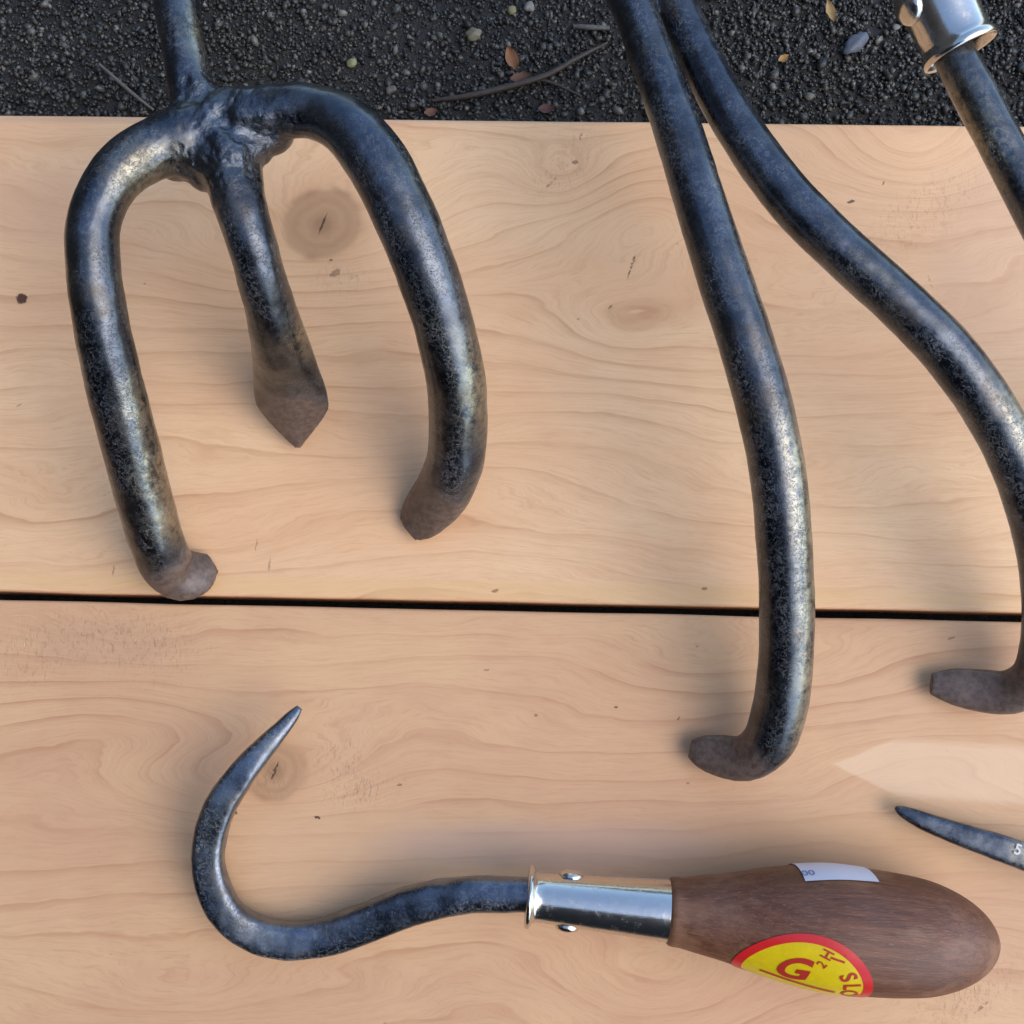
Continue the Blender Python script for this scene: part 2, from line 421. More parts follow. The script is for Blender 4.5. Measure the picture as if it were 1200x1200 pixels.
def build_fused_tool(root, chains, extra, mat, tips, welds, hard_tip=True, rough=.00022, worn_glint=None):
    """chains: name -> (stations, split_tip?); the skin is one surface, handed out to the parts"""
    pieces = []; samples = []; keys = []
    for key, (nm, st, tip_from) in enumerate(chains):
        v, f, s = tube_mesh(st, 110, 32); pieces.append((v, f))
        L = np.concatenate([[0], np.cumsum(np.linalg.norm(np.diff(s[:, :3], axis=0), axis=1))])
        samples.append((s[:, :3], np.maximum(s[:, 3], .003), L)); keys.append(nm)
    for nm, v, f, c, r in extra:
        pieces.append((v, f)); samples.append((np.array([c]), np.array([r]), np.array([0.])))
        keys.append(nm)
    co, fa, ed = fuse(pieces)
    tipd = np.full(len(co), 9.0)
    for t in tips: tipd = np.minimum(tipd, np.linalg.norm(co-np.array(t[0]), axis=1)/t[1])
    weld = np.zeros(len(co))
    for (c, r) in welds: weld = np.maximum(weld, np.clip(1.25-np.linalg.norm(co-np.array(c), axis=1)/r, 0, 1))
    mask = np.clip((tipd-.6)*2, .06, 1)
    co = relax(co, ed, 6, .5, mask)
    if welds: co = relax_w(co, ed, 26, np.clip(weld*1.6, 0, 1))
    nrm = vnormals(co, fa)
    disp = np.empty(len(co))
    for i, c in enumerate(co):
        q = Vector(c)
        d = mnoise.noise(q*110)*rough + mnoise.noise(q*330)*rough*.35
        if weld[i] > 0: d += weld[i]*(mnoise.noise(q*190)*.0015 - abs(mnoise.noise(q*520))*.0009)
        disp[i] = d
    co = co + nrm*disp[:, None]
    # nearest chain for every vertex
    best = np.full(len(co), 1e9); own = np.zeros(len(co), int)
    for i, (s, r, L) in enumerate(samples):
        for a in range(0, len(co), 4000):
            d = np.linalg.norm(co[a:a+4000, None, :]-s[None], axis=2)/r[None]
            m = d.min(axis=1); b = m < best[a:a+4000]
            best[a:a+4000][b] = m[b]; own[a:a+4000][b] = i
    tipv = np.clip(1.35-tipd, 0, 1)
    wv = np.zeros(len(co))
    for (c, r) in (worn_glint or []): wv = np.maximum(wv, np.clip(1.2-np.linalg.norm(co-np.array(c), axis=1)/r, 0, 1))
    # wear and a painted pale highlight, where the skin faces right or up
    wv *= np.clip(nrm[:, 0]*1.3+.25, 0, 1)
    fo = np.array([own[q[0]] for q in fa])
    ft = np.array([tipv[q[0]] for q in fa]) > .55
    parts = {}
    for i, nm in enumerate(keys):
        for tp in (False, True):
            sel = np.nonzero((fo == i) & (ft == tp))[0]
            if len(sel) < 8: continue
            parts.setdefault((nm if nm != 'head' else 'head', i if nm != 'head' else -1, tp), []).extend(sel.tolist())
    objs = {}
    for (nm, i, tp) in sorted(parts, key=lambda q: q[2]):
        sel = parts[(nm, i, tp)]
        idx = sorted({j for q in sel for j in fa[q]}); mp = {j: k for k, j in enumerate(idx)}
        f2 = [tuple(mp[j] for j in fa[q]) for q in sel]
        par = objs.get((nm, i), root) if tp else root
        name = 'tip' if tp else nm
        ob = link_mesh(name, co[idx], f2, mat, par, root, True,
                       {'tip': tipv[idx], 'weld': weld[idx], 'worn_glint': wv[idx]})
        me = ob.data
        me.normals_split_custom_set_from_vertices([tuple(q) for q in vnormals(co, fa)[idx]]) if len(idx) else None
        if not tp: objs[(nm, i)] = ob
        else: tag(ob, 'brown flattened tip')
    return objs

# ------------------------------------------------------------ ground
ZG = -0.030
M_base = asphalt_base(); M_agg = aggregate()
def ground():
    n = 60; L = 6.0; v = []; f = []
    for i in range(n+1):
        for j in range(n+1):
            u = (i/n*2-1); t = (j/n*2-1)
            x = math.copysign(abs(u)**2.2, u)*L; y = math.copysign(abs(t)**2.2, t)*L
            v.append((x, y, ZG + .0006*mnoise.noise(Vector((x*9, y*9, 0)))))
    for i in range(n):
        for j in range(n):
            a = i*(n+1)+j; f.append((a, a+n+1, a+n+2, a+1))
    o = link_mesh('asphalt_ground', v, f, M_base); tag(o, kind='structure')
ground()
def agg():
    rng = np.random.default_rng(4)
    bm = bmesh.new(); bmesh.ops.create_icosphere(bm, subdivisions=1, radius=1)
    iv = np.array([q.co[:] for q in bm.verts]); bm.verts.index_update()
    fi = np.array([[x.index for x in g.verts] for g in bm.faces]); bm.free()   # 42 v, 80 f -> thin out
    bm = bmesh.new(); bmesh.ops.create_icosphere(bm, subdivisions=1, radius=1)
    # 20-face stones for the small grains
    bm.free()
    phi = (1+5**.5)/2
    iv0 = np.array([(-1, phi, 0), (1, phi, 0), (-1, -phi, 0), (1, -phi, 0), (0, -1, phi), (0, 1, phi), (0, -1, -phi), (0, 1, -phi), (phi, 0, -1), (phi, 0, 1), (-phi, 0, -1), (-phi, 0, 1)])/math.hypot(1, phi)
    fi0 = np.array([(0, 11, 5), (0, 5, 1), (0, 1, 7), (0, 7, 10), (0, 10, 11), (1, 5, 9), (5, 11, 4), (11, 10, 2), (10, 7, 6), (7, 1, 8), (3, 9, 4), (3, 4, 2), (3, 2, 6), (3, 6, 8), (3, 8, 9), (4, 9, 5), (2, 4, 11), (6, 2, 10), (8, 6, 7), (9, 8, 1)])
    N = 85000
    x = rng.uniform(-.30, .30, N); y = rng.uniform(.095, .27, N)
    r = np.exp(rng.normal(math.log(.00062), .42, N)).clip(.0003, .0021)
    A = rng.normal(size=(N, 3, 3)); Q = np.linalg.qr(A)[0]
    sc = np.stack([rng.uniform(.7, 1.4, N), rng.uniform(.6, 1.1, N), rng.uniform(.5, .95, N)], 1)
    jit = 1 + rng.uniform(-.38, .38, (N, 12, 1))
    v = iv0[None]*jit*sc[:, None, :]*r[:, None, None]
    v = np.einsum('nij,nkj->nki', Q, v)
    v[:, :, 0] += x[:, None]; v[:, :, 1] += y[:, None]
    v[:, :, 2] += (ZG + rng.uniform(-.2, .9, N)*.0013 + r*.15)[:, None]
    f = fi0[None] + (np.arange(N)*12)[:, None, None]
    me = bpy.data.meshes.new('asphalt_grit')
    me.vertices.add(N*12); me.vertices.foreach_set('co', v.ravel().astype(np.float32))
    me.loops.add(N*60); me.loops.foreach_set('vertex_index', f.ravel().astype(np.int32))
    me.polygons.add(N*20); me.polygons.foreach_set('loop_start', (np.arange(N*20)*3).astype(np.int32))
    at = me.attributes.new('tone', 'FLOAT', 'POINT'); at.data.foreach_set('value', np.repeat(rng.uniform(0, 1, N), 12).astype(np.float32))
    me.update(calc_edges=True); me.validate(); me.materials.append(M_agg)
    o = bpy.data.objects.new('asphalt_grit', me); COL.objects.link(o)
    tag(o, 'fine dark grit bound in the asphalt behind the boards', 'grit', kind='stuff')
agg()

# ------------------------------------------------------------ unseen dark walls, added to darken the metal's reflections and block sky
def clad_wall(name, a, b, h, depth, col):
    g = G(name + '_paint'); n_ = g.noise(g.vec(g.x*.002, g.y*.002, g.z*.03), 1, 4, .6)
    g.set(Base_Color=g.mix(n_, col, tuple(v*.6 for v in col)), Roughness=.7)
    a, b = Vector(a), Vector(b); dr = (b-a).normalized(); nrm = Vector((-dr.y, dr.x, 0)); L = (b-a).length
    root = bpy.data.objects.new(name, None); COL.objects.link(root); root.location = a; tag(root, kind='structure')
    def slab(nm, z0, z1, o0, o1):
        v = []
        for t in (0, L):
            for (o_, z) in ((0, z0), (o0, z0), (o1, z1), (0, z1)): v.append(a + dr*t + nrm*o_ + Vector((0, 0, z)))
        link_mesh(nm, v, [(0, 1, 2, 3)[::-1], (4, 5, 6, 7), (0, 4, 5, 1)[::-1], (1, 5, 6, 2)[::-1], (2, 6, 7, 3)[::-1], (3, 7, 4, 0)[::-1]], g.m, root, root, False)
    k = int(h/.16)
    for i in range(k): slab('added_wall_board', ZG+i*.16, ZG+i*.16+.156, .022, .012)
    v = []
    for t in (0, L):
        for (o_, z) in ((-.002, ZG), (-.002, h), (-depth, h), (-depth, ZG)): v.append(a + dr*t + nrm*o_ + Vector((0, 0, z)))
    link_mesh('added_wall_core', v, [(0, 1, 2, 3), (7, 6, 5, 4), (0, 4, 5, 1), (1, 5, 6, 2), (2, 6, 7, 3), (3, 7, 4, 0)], g.m, root, root, False)
clad_wall('added_wall_left', (-1.35, 3.5, 0), (-1.35, -2.5, 0), 1.9, .3, (0.05, 0.047, 0.045))  # added out of view to block sky and darken left edges of the steel
clad_wall('added_wall_near', (-1.30, -.62, 0), (.22, -.62, 0), 1.5, .5, (0.022, 0.02, 0.02))  # added out of view for the dark lower half of the ferrule reflection

# ------------------------------------------------------------ boards
TH = .026
def board(name, corners, mat, label, bev=.0011, seed=0):
    """corners: 4 world xy (left-far, right-far, right-near, left-near)"""
    a, b, c, d = [Vector((q[0], q[1], 0)) for q in corners]
    nx = 160; prof = []
    v = []; f = []
    # section across the board: down the far side, rounded edge, top, rounded edge, down the near side
    ny = 40
    W = (a-d).length
    sec = [(0, -TH), (0, -bev)] + [(bev*(1-math.cos(t)), -bev*(1-math.sin(t))) for t in (.4, .8, 1.2)] + [(bev, 0)]
    mid = [(bev + (W-2*bev)*i/ny, 0) for i in range(1, ny)]
    sec2 = [(W-q[0], q[1]) for q in sec[::-1]]
    full = sec + mid + sec2
    k = len(full)
    for i in range(nx+1):
        t = i/nx; p0 = a.lerp(b, t); p1 = d.lerp(c, t); dr = (p1-p0).normalized(); w_ = (p1-p0).length
        e0 = (mnoise.noise(Vector((i*.11, seed, 0))))*.00022; e1 = mnoise.noise(Vector((i*.13, seed+5, 0)))*.00022
        for (s_, z) in full:
            ss = s_/W*w_; u = s_/W
            q = p0 + dr*(ss + e0*(1-u) + e1*u)
            v.append((q.x, q.y, z + (.00018*mnoise.noise(Vector((q.x*14, q.y*30, seed))) if z == 0 else 0)))
    for i in range(nx):
        for j in range(k-1):
            n0 = i*k+j; f.append((n0, n0+1, n0+k+1, n0+k))
        f.append((i*k+k-1, i*k, (i+1)*k, (i+1)*k+k-1))
    f.append(tuple(range(k))[::-1]); f.append(tuple(nx*k+j for j in range(k)))
    bm = bmesh.new(); me = bpy.data.meshes.new('t'); me.from_pydata(v, [], f); bm.from_mesh(me)
    bmesh.ops.recalc_face_normals(bm, faces=bm.faces); bm.verts.index_update()
    v = [tuple(q.co) for q in bm.verts]; f = [tuple(x.index for x in g_.verts) for g_ in bm.faces]; bm.free()
    o = link_mesh(name, v, f, mat, auto=50); tag(o, label, 'board', 'planed softwood boards laid side by side')
    return o
def on_line(p, q, x):
    t = (x-p.x)/(q.x-p.x); return (x, p.y + (q.y-p.y)*t)
e1a, e1b = P(0, 134), P(1200, 147)
g1a, g1b = P(0, 693), P(1200, 718)
g2a, g2b = P(0, 703), P(1200, 729)
XL, XR = -.29, .33
lo = on_line(g2a, g2b, XL)
M_up = wood_board('softwood_upper',
    [(0.77, 0.475, 0.262), (0.81, 0.535, 0.302), (0.74, 0.415, 0.22)], (0.53, 0.275, 0.135),
    bumps=[(640, 60, 40, 22, 0, 2.6), (760, 250, 30, 17, .5, -2.0), (660, 210, 14, 9, 0, 1.5), (1060, 120, 22, 30, .3, 3.6),
           (900, 420, 60, 22, -.1, 1.2), (100, 260, 40, 20, 0, .9), (560, 560, 50, 14, .15, -.7), (720, 380, 22, 12, 0, 1.3)],
    knots=[(378, 262, 11.2, 1.12, .35)],
    marks=[(25, 350, 2.3, 2.2, 0, 1.0), (25, 350, 1.9, 1.8, 0, 1.0), (740, 312, 5.5, .5, 1.25, .8), (715, 360, 1.2, .5, .9, .6), (674, 190, 1.3, .9, .3, .6), (680, 160, 1.6, .4, 1.2, .5),
           (645, 215, 3.5, .5, .8, .5), (997, 236, 1.8, .6, .2, .85), (1035, 215, .9, .4, 1.2, .6), (392, 320, 2.5, 1.3, .6, .5), (388, 305, .7, .5, 0, .7),
           (22, 475, 1.1, .4, .5, .4), (300, 640, 3.0, .35, 1.5, .35), (316, 660, 3.5, .3, 1.5, .4), (825, 690, 1.2, .6, .1, .6), (580, 692, 1.4, .6, .2, .6),
           (1090, 330, 2.8, .3, -1.2, .45), (133, 668, 2, .3, 1.4, .4)],
    washes=[(520, 690, 220, 3.2, -.02, (0.72, 0.46, 0.20), .45), (1180, 300, 28, 40, 0, (0.50, 0.32, 0.22), .35), (60, 240, 26, 16, 0, (0.63, 0.38, 0.24), .35),
            (600, 140, 260, 1.6, 0, (0.52, 0.35, 0.24), .5)],
    rough=[(400, 325, 7, 5, 0, .7), (650, 205, 10, 7, .4, .45), (1080, 250, 22, 9, .6, .35), (680, 165, 6, 5, 0, .5)],
    period=11.5, seed=1.3, slope_x=.03)
M_lo = wood_board('softwood_lower',
    [(0.63, 0.375, 0.21), (0.69, 0.43, 0.23), (0.58, 0.32, 0.18)], (0.46, 0.225, 0.115),
    bumps=[(90, 850, 42, 16, 0, -1.6), (640, 860, 90, 20, -.05, .9), (900, 780, 40, 12, 0, 1.3), (760, 1170, 40, 26, .5, 2.2), (250, 1180, 60, 18, 0, 1.2),
           (1080, 900, 30, 12, .1, -1.2), (200, 905, 24, 8, 0, 1.0)],
    knots=[(322, 903, 8.6, 1.05, .1)],
    marks=[(372, 958, 1.3, .5, -.3, .95), (275, 952, 1.2, .5, -.4, .8), (722, 829, .8, .5, 0, .8), (795, 842, .9, .4, .9, .7), (628, 838, .8, .6, 0, .5),
           (468, 920, 1.1, .5, .2, .6), (1115, 748, 1.5, .4, .3, .5),
           (570, 785, 1.2, .4, .2, .4), (1150, 1180, 3.5, .7, .7, .5)],
    washes=[(40, 980, 24, 30, 0, (0.60, 0.33, 0.20), .25), (120, 755, 24, 9, 0, (0.52, 0.31, 0.18), .4),
            (960, 1010, 60, 16, 0, (0.62, 0.35, 0.17), .45), (420, 1000, 40, 16, 0, (0.63, 0.39, 0.22), .4), (640, 990, 60, 8, 0, (0.55, 0.37, 0.28), .45)],
    rough=[(110, 745, 16, 8, 0, .55), (185, 760, 14, 9, 0, .4), (400, 895, 7, 9, 0, .7), (430, 925, 9, 5, 0, .4), (1130, 1170, 16, 7, .6, .5), (30, 770, 9, 8, 0, .4), (320, 915, 6, 5, 0, .4)],
    wedges=[(970, 893, (0.80, 0.57, 0.37), .5)],
    period=10.0, seed=5.1, slope_x=-.02)
board('wooden_board', [on_line(e1a, e1b, XL), on_line(e1a, e1b, XR), on_line(g1a, g1b, XR), on_line(g1a, g1b, XL)], M_up,
      'pale planed board with a large round knot, next to the asphalt', seed=1)
board('wooden_board', [on_line(g2a, g2b, XL), on_line(g2a, g2b, XR), (XR+.0, on_line(g2a, g2b, XR)[1]-.15), (XL, lo[1]-.15)], M_lo,
      'pinkish planed board under the small hook and its wooden handle', seed=9)

# ------------------------------------------------------------ steel tools
M_steel = steel('blackened_steel')
M_chrome = chrome()

def ferrule_and_handle(root, o, ax, hd, s=1.0, flare=1.0, rot=0.0, L=.040):
    """polished ferrule with flared mouth, cross rivets and a turned handle; axis from the mouth towards the handle"""
    ax = Vector(ax).normalized()
    r0, r1 = .0066*s, .0083*s
    prof = [(.007*s, .003*s), (.007*s, .86*r0), (.002*s, .88*r0), (.0003*s, r0*.95), (0, r0*(1+.10*flare)), (.0001*s, r0*(1+.22*flare)), (.0006*s, r0*(1+.29*flare)), (.0013*s, r0*(1+.27*flare)), (.0017*s, r0*(1+.18*flare)), (.0021*s, r0*(1+.05*flare)), (.0030*s, r0*.995), (.005*s, r0)]
    for i in range(1, 9): prof.append((.005*s+(L*s-.006*s)*i/8, r0+(r1-r0)*i/8))
    prof += [(L*s-.0009*s, r1*1.0), (L*s-.0006*s, r1*1.03), (L*s-.0003*s, r1*1.03), (L*s, r1*.97), (L*s, r1*.8)]
    v, f = lathe(prof, o, ax); fe = link_mesh('ferrule', v, f, M_chrome, root, root, True, auto=60)
    side = ax.cross(Vector((0, 0, 1))).normalized(); side = Matrix.Rotation(rot, 3, ax) @ side
    for sg in (1, -1):
        c = Vector(o)+ax*(.0118*s)+side*sg*(r0*.93); d = side*sg
        pr = [(-.001*s, .0030*s), (.0003*s, .0034*s), (.0009*s, .0034*s), (.0016*s, .0029*s), (.0020*s, .0018*s), (.0022*s, .0006*s)]
        v, f = lathe(pr, c, d, 24); link_mesh('rivet', v, f, M_chrome, fe, root, True)
    return fe

# --- three tined cultivator
def cultivator_three():
    root = empty('hand_cultivator', P(280, 400, 0), 'three-tined dark steel cultivator head with splayed round tines and brown diamond tips', 'garden tool')
    st = station
    left = [st(255, 152, .060, 84), st(225, 160, .0615, 84), st(188, 172, .063, 76), st(150, 193, .0645, 72), st(124, 224, .066, 67), st(110, 262, .066, 66), st(109, 305, .0645, 66),
            st(117, 370, .060, 67), st(133, 445, .051, 69), st(152, 520, .040, 69), st(170, 588, .028, 68), st(184, 636, .018, 66),
            st(198, 664, .011, 64, .85, 2.2), st(214, 673, .0076, 64, .6, 1.8), st(233, 668, .0056, 56, .45, 1.5), st(250, 659, .0040, 26, .4, 1.4)]
    mid = [st(258, 160, .058, 88), st(270, 198, .0605, 74), st(286, 255, .0625, 61), st(302, 310, .0575, 58), st(317, 362, .047, 61, .95), st(328, 402, .036, 70, .8, 1.9), st(335, 432, .026, 80, .6, 1.7),
           st(340, 458, .018, 89, .45, 1.5), st(343, 478, .0125, 86, .38, 1.45), st(346, 503, .0070, 48, .36, 1.45), st(349, 525, .0030, 8, .5, 1.5)]
    right = [st(262, 145, .060, 86), st(310, 134, .0625, 72), st(362, 130, .065, 66), st(403, 146, .0665, 70), st(438, 184, .067, 75), st(470, 245, .0655, 75), st(500, 318, .060, 73), st(521, 385, .051, 71),
             st(534, 445, .041, 70), st(537, 500, .030, 69), st(533, 542, .021, 68), st(519, 575, .013, 68, .8, 2.0), st(501, 598, .0078, 62, .6, 1.8), st(486, 613, .0048, 50, .42, 1.5), st(477, 620, .0036, 34, .35, 1.4)]
    shank = [st(198, -330, .030, 46), st(199, -200, .042, 52), st(201, -60, .054, 56), st(206, 0, .058, 56), st(216, 60, .060, 50), st(226, 108, .060, 58), st(246, 150, .058, 70)]
    ex = []
    for (px, py, z, a, b, c, rot) in [(258, 148, .059, 15, 8.5, 7.5, -.1), (266, 186, .0625, 8.2, 8, 7.5, .2), (225, 172, .0605, 9.5, 8.5, 7, .4), (310, 152, .060, 8.0, 6.5, 7.5, 0),
                                      (250, 196, .0585, 8.0, 6.5, 6.0, .3), (282, 150, .0605, 12, 9, 6.5, 0), (240, 140, .0605, 11, 8, 6.5, .3), (232, 118, .060, 6.8, 6, 6.5, 0), (300, 172, .0605, 5, 5, 5, 0), (210, 190, .058, 6, 5, 5, .2)]:
        c0 = P(px, py, z); v, f = ellipsoid(c0, (a/1000, b/1000, c/1000), Matrix.Rotation(rot, 3, 'Z'))
        ex.append(('head', v, f, tuple(c0), min(a, b, c)/1000*1.15))
    tips = [(P(216, 676, .007), .0150), (P(343, 487, .010), .0155), (P(508, 600, .008), .0165)]
    welds = [(P(268, 190, .067), .011), (P(230, 195, .062), .008), (P(314, 158, .066), .008), (P(226, 118, .065), .009), (P(262, 130, .065), .012)]
    worn_glint = [(P(195, 560, .04), .018), (P(560, 450, .045), .018), (P(178, 480, .05), .012), (P(235, 40, .062), .010), (P(170, 200, .070), .012), (P(200, 610, .03), .01), (P(350, 390, .04), .008)]
    build_fused_tool(root, [('tine', left, None), ('tine', mid, None), ('tine', right, None), ('shank', shank, None)], ex, M_steel, tips, welds, worn_glint=worn_glint)
cultivator_three()

def cultivator_two():
    root = empty('hand_cultivator', P(900, 500, 0), 'cultivator with two long smooth bent tines spreading from the top edge', 'garden tool')
    st = station
    a = [st(742, -120, .052, 60), st(736, -60, .054, 56), st(728, -25, .055, 54), st(740, 2, .056, 53), st(765, 70, .058, 54), st(795, 155, .060, 58), st(822, 242, .061, 62), st(847, 320, .061, 65), st(872, 395, .0595, 67), st(894, 470, .056, 68),
         st(910, 545, .051, 67), st(918, 625, .045, 67), st(922, 700, .037, 66), st(921, 770, .029, 66), st(913, 832, .020, 66), st(898, 872, .0135, 62, .95, 2.1),
         st(872, 889, .0095, 55, .75, 2.3), st(842, 885, .0070, 49, .5, 2.4), st(820, 880, .0055, 38, .42, 2.4), st(808, 877, .0048, 22, .4, 2.2)]
    b = [st(742, -120, .052, 60), st(756, -70, .053, 52), st(776, -28, .053, 50), st(791, 2, .0535, 50), st(815, 55, .055, 50), st(845, 115, .057, 54), st(882, 175, .058, 58), st(928, 235, .059, 61), st(985, 292, .059, 62), st(1046, 347, .058, 63),
         st(1102, 402, .056, 66), st(1147, 460, .052, 67), st(1183, 522, .047, 67), st(1208, 585, .041, 67), st(1223, 648, .034, 66), st(1228, 710, .027, 64), st(1224, 762, .0195, 62), st(1210, 797, .0135, 58, .95, 2.1),
         st(1183, 811, .0095, 52, .75, 2.3), st(1148, 809, .0070, 50, .5, 2.4), st(1114, 804, .0055, 42, .42, 2.2), st(1090, 801, .0046, 26, .4, 2)]
    sh = [st(742, -110, .052, 62), st(735, -180, .046, 56), st(722, -300, .034, 50), st(712, -420, .020, 46)]
    tips = [(P(842, 892, .007), .0185), (P(1140, 812, .007), .0205)]
    worn_glint = [(P(945, 620, .05), .020), (P(948, 700, .042), .020), (P(945, 780, .032), .018), (P(935, 540, .056), .015), (P(930, 850, .022), .012), (P(1190, 500, .055), .016)]
    build_fused_tool(root, [('tine', a, None), ('tine', b, None), ('shank', sh, None)], [], M_steel, tips, [(P(742, -110, .055), .01)], worn_glint=worn_glint, rough=.00016)
cultivator_two()

# --- small hook with wooden handle
def hook_tool():
    root = empty('hand_hook', P(600, 1050, 0), 'small hooked weeder with shiny ferrule and brown wooden handle with yellow and red sticker', 'garden tool')
    st = station
    h = [st(351, 829, .0165, 7, .8, 2.2), st(343, 839, .0168, 14, .8, 2.4), st(328, 856, .0170, 21, .85, 2.6), st(306, 880, .0168, 27, .85, 2.8), st(280, 911, .016, 33, .85, 4.0), st(255, 952, .0145, 37, .85, 4.0), st(244, 1000, .0125, 38, .85, 4.0),
         st(250, 1040, .0105, 40, .85, 4.0), st(270, 1074, .0088, 42, .85, 4.0), st(300, 1094, .0072, 43, .85, 4.2), st(337, 1102, .0062, 44, .85, 4.2), st(378, 1098, .0062, 45, .85, 4.2), st(430, 1081, .0080, 46, .85, 4.2),
         st(485, 1060, .011, 46, .85, 4.2), st(545, 1049, .0145, 44, .88, 2.8), st(600, 1048, .0165, 43, .9, 2.6), st(635, 1050, .0173, 42, .9, 2.6)]
    v, f, s = tube_mesh(h, 260, 48)
    v = np.array([tuple(q) for q in v]); nr = vnormals(v, [q for q in f if len(q) == 4])
    dd = np.array([mnoise.noise(Vector(q)*150)*.00022 + mnoise.noise(Vector(q)*420)*.00008 for q in v])
    v = v + nr*dd[:, None]
    wn = np.zeros(len(v))
    for c, r in [(P(268, 980, .018), .014), (P(300, 1070, .012), .008), (P(330, 870, .02), .010)]:  # pale spots painting the bright highlight on the hook's inner right, with some wear
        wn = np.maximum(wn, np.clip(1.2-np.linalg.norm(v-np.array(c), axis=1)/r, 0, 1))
    link_mesh('hook', v, f, M_hook, root, root, True, {'tip': np.zeros(len(v)), 'weld': np.zeros(len(v)), 'worn_glint': wn*np.clip(nr[:, 0]+.4, 0, 1)})
    o = P(617, 1050, .0172); e = P(1010, 1091, .0186)
    ax = (e-o).normalized()
    ferrule_and_handle(root, o, ax, None)
    # turned handle: width taken along the straight axis
    hs = []
    for (px, py, wd) in [(780, 1066, 60), (783, 1066, 76), (800, 1068, 84), (850, 1072, 104), (890, 1077, 124), (930, 1082, 141), (970, 1086, 151), (1010, 1090, 150), (1050, 1092, 146), (1090, 1095, 135), (1120, 1098, 114), (1142, 1100, 88), (1156, 1101, 62), (1164, 1101, 38), (1168, 1101, 18), (1169, 1101, 5)]:
        p = P(px, py, .0186); t = (p-o).dot(ax); q = o+ax*t; hs.append((t, wd/2/scale_at(q)/lens_gain(q, ax)))
    prof = [(a, b) for a, b in catmull([(a, 0, 0, b) for a, b in hs], 90)[:, (0, 3)]]
    v, f = lathe(prof, o, ax, 96)
    hd = link_mesh('handle', v, f, M_handle, root, root, True)
    return root, o, ax, prof, hd
M_hook = steel('hook_steel', (0.115, 0.135, 0.165))
_ax = (P(1010, 1091, .0186)-P(617, 1050, .0172)).normalized()
M_handle = handle_wood((_ax.x, _ax.y))
hook_root, HO, HAX, HPROF, HOBJ = hook_tool()

# --- stickers on the handle: laid on its surface in arc length
pt = np.array([q[0] for q in HPROF]); pr_ = np.array([q[1] for q in HPROF])
view = (cam.location - (HO+HAX*.09)).normalized()
face_dir = (view - HAX*view.dot(HAX)).normalized()
side_dir = HAX.cross(face_dir)
if side_dir.y > 0: side_dir = -side_dir                 # towards the near side of the handle
def on_handle(t, arc, lift, rref):
    r = float(np.interp(t, pt, pr_)) + lift; a = arc/rref
    return HO + HAX*t + face_dir*(math.cos(a)*r) + side_dir*(math.sin(a)*r)
def t_of(px, py):
    p = P(px, py, .02); return (p-HO).dot(HAX)
M_yel = flat('sticker_yellow', (0.78, 0.58, 0.01), .28, .28); M_red = flat('sticker_red', (0.62, 0.02, 0.02), .3)
M_dred = flat('sticker_print', (0.45, 0.03, 0.02), .35); M_white = flat('sticker_white', (0.62, 0.66, 0.76), .4, .05)
M_ink = flat('sticker_ink', (0.16, 0.25, 0.42), .4)
RR = .0178; SC_T = t_of(931, 1150); SC_A = .0205; SR = .0182
def patch(name, r0, r1, lift, mat, parent):
    v = []; f = []; nr_, na = 16, 96
    for i in range(nr_+1):
        for j in range(na):
            a = 2*math.pi*j/na; r = r0+(r1-r0)*i/nr_
            v.append(on_handle(SC_T+math.cos(a)*r, SC_A+math.sin(a)*r, lift, RR))
    for i in range(nr_):
        for j in range(na):
            b = i*na+j; c = i*na+(j+1) % na; f.append((b, c, c+na, b+na))
    return link_mesh(name, v, f, mat, parent, hook_root)
stk = patch('sticker', .0001, SR*.87, .00016, M_yel, HOBJ); tag(stk, 'round yellow sticker with red rim wrapped round the handle')
def rel(o, p): o.parent = p; return o
rim = patch('sticker_rim', SR*.86, SR, .00022, M_red, HOBJ)
def text_on(txt, u, w_, size, ang, mat, name, parent, lift=.0003, shear=0, bold=.012):
    cu = bpy.data.curves.new('t', 'FONT'); cu.body = txt; cu.size = 1; cu.align_x = 'CENTER'; cu.align_y = 'CENTER'; cu.offset = bold; cu.resolution_u = 6
    ob = bpy.data.objects.new('t', cu); COL.objects.link(ob)
    dg = bpy.context.evaluated_depsgraph_get(); me = bpy.data.meshes.new_from_object(ob.evaluated_get(dg))
    bm = bmesh.new(); bm.from_mesh(me); bmesh.ops.triangulate(bm, faces=bm.faces)
    bmesh.ops.subdivide_edges(bm, edges=[e for e in bm.edges if e.calc_length() > .12], cuts=2, use_grid_fill=False)
    bmesh.ops.triangulate(bm, faces=bm.faces)
    v = []
    for q in bm.verts:
        x, y = q.co.x*size, q.co.y*size; x += y*shear
        c, s_ = math.cos(ang), math.sin(ang)
        # letters read with the arc direction pointing down the near side
        v.append(on_handle(u + x*c - y*s_, w_ - (x*s_ + y*c), lift, RR))
    bm.verts.index_update(); f = [tuple(x.index for x in g_.verts) for g_ in bm.faces]; bm.free()
    bpy.data.objects.remove(ob)
    return link_mesh(name, v, f, mat, parent, hook_root, False)
text_on('G', SC_T-.0030, SC_A-.0055, .0120, .12, M_dred, 'letters', HOBJ, bold=.03, shear=.3)
text_on('H', SC_T+.0045, SC_A-.0130, .0042, 1.2, M_dred, 'letters', HOBJ)
text_on('1.', SC_T+.0075, SC_A-.0125, .0052, 1.35, M_dred, 'letters', HOBJ)
text_on('2', SC_T+.0035, SC_A-.0098, .0036, 1.0, M_dred, 'letters', HOBJ)
text_on('S', SC_T+.0105, SC_A-.0068, .0062, -1.05, M_dred, 'letters', HOBJ, bold=.02)
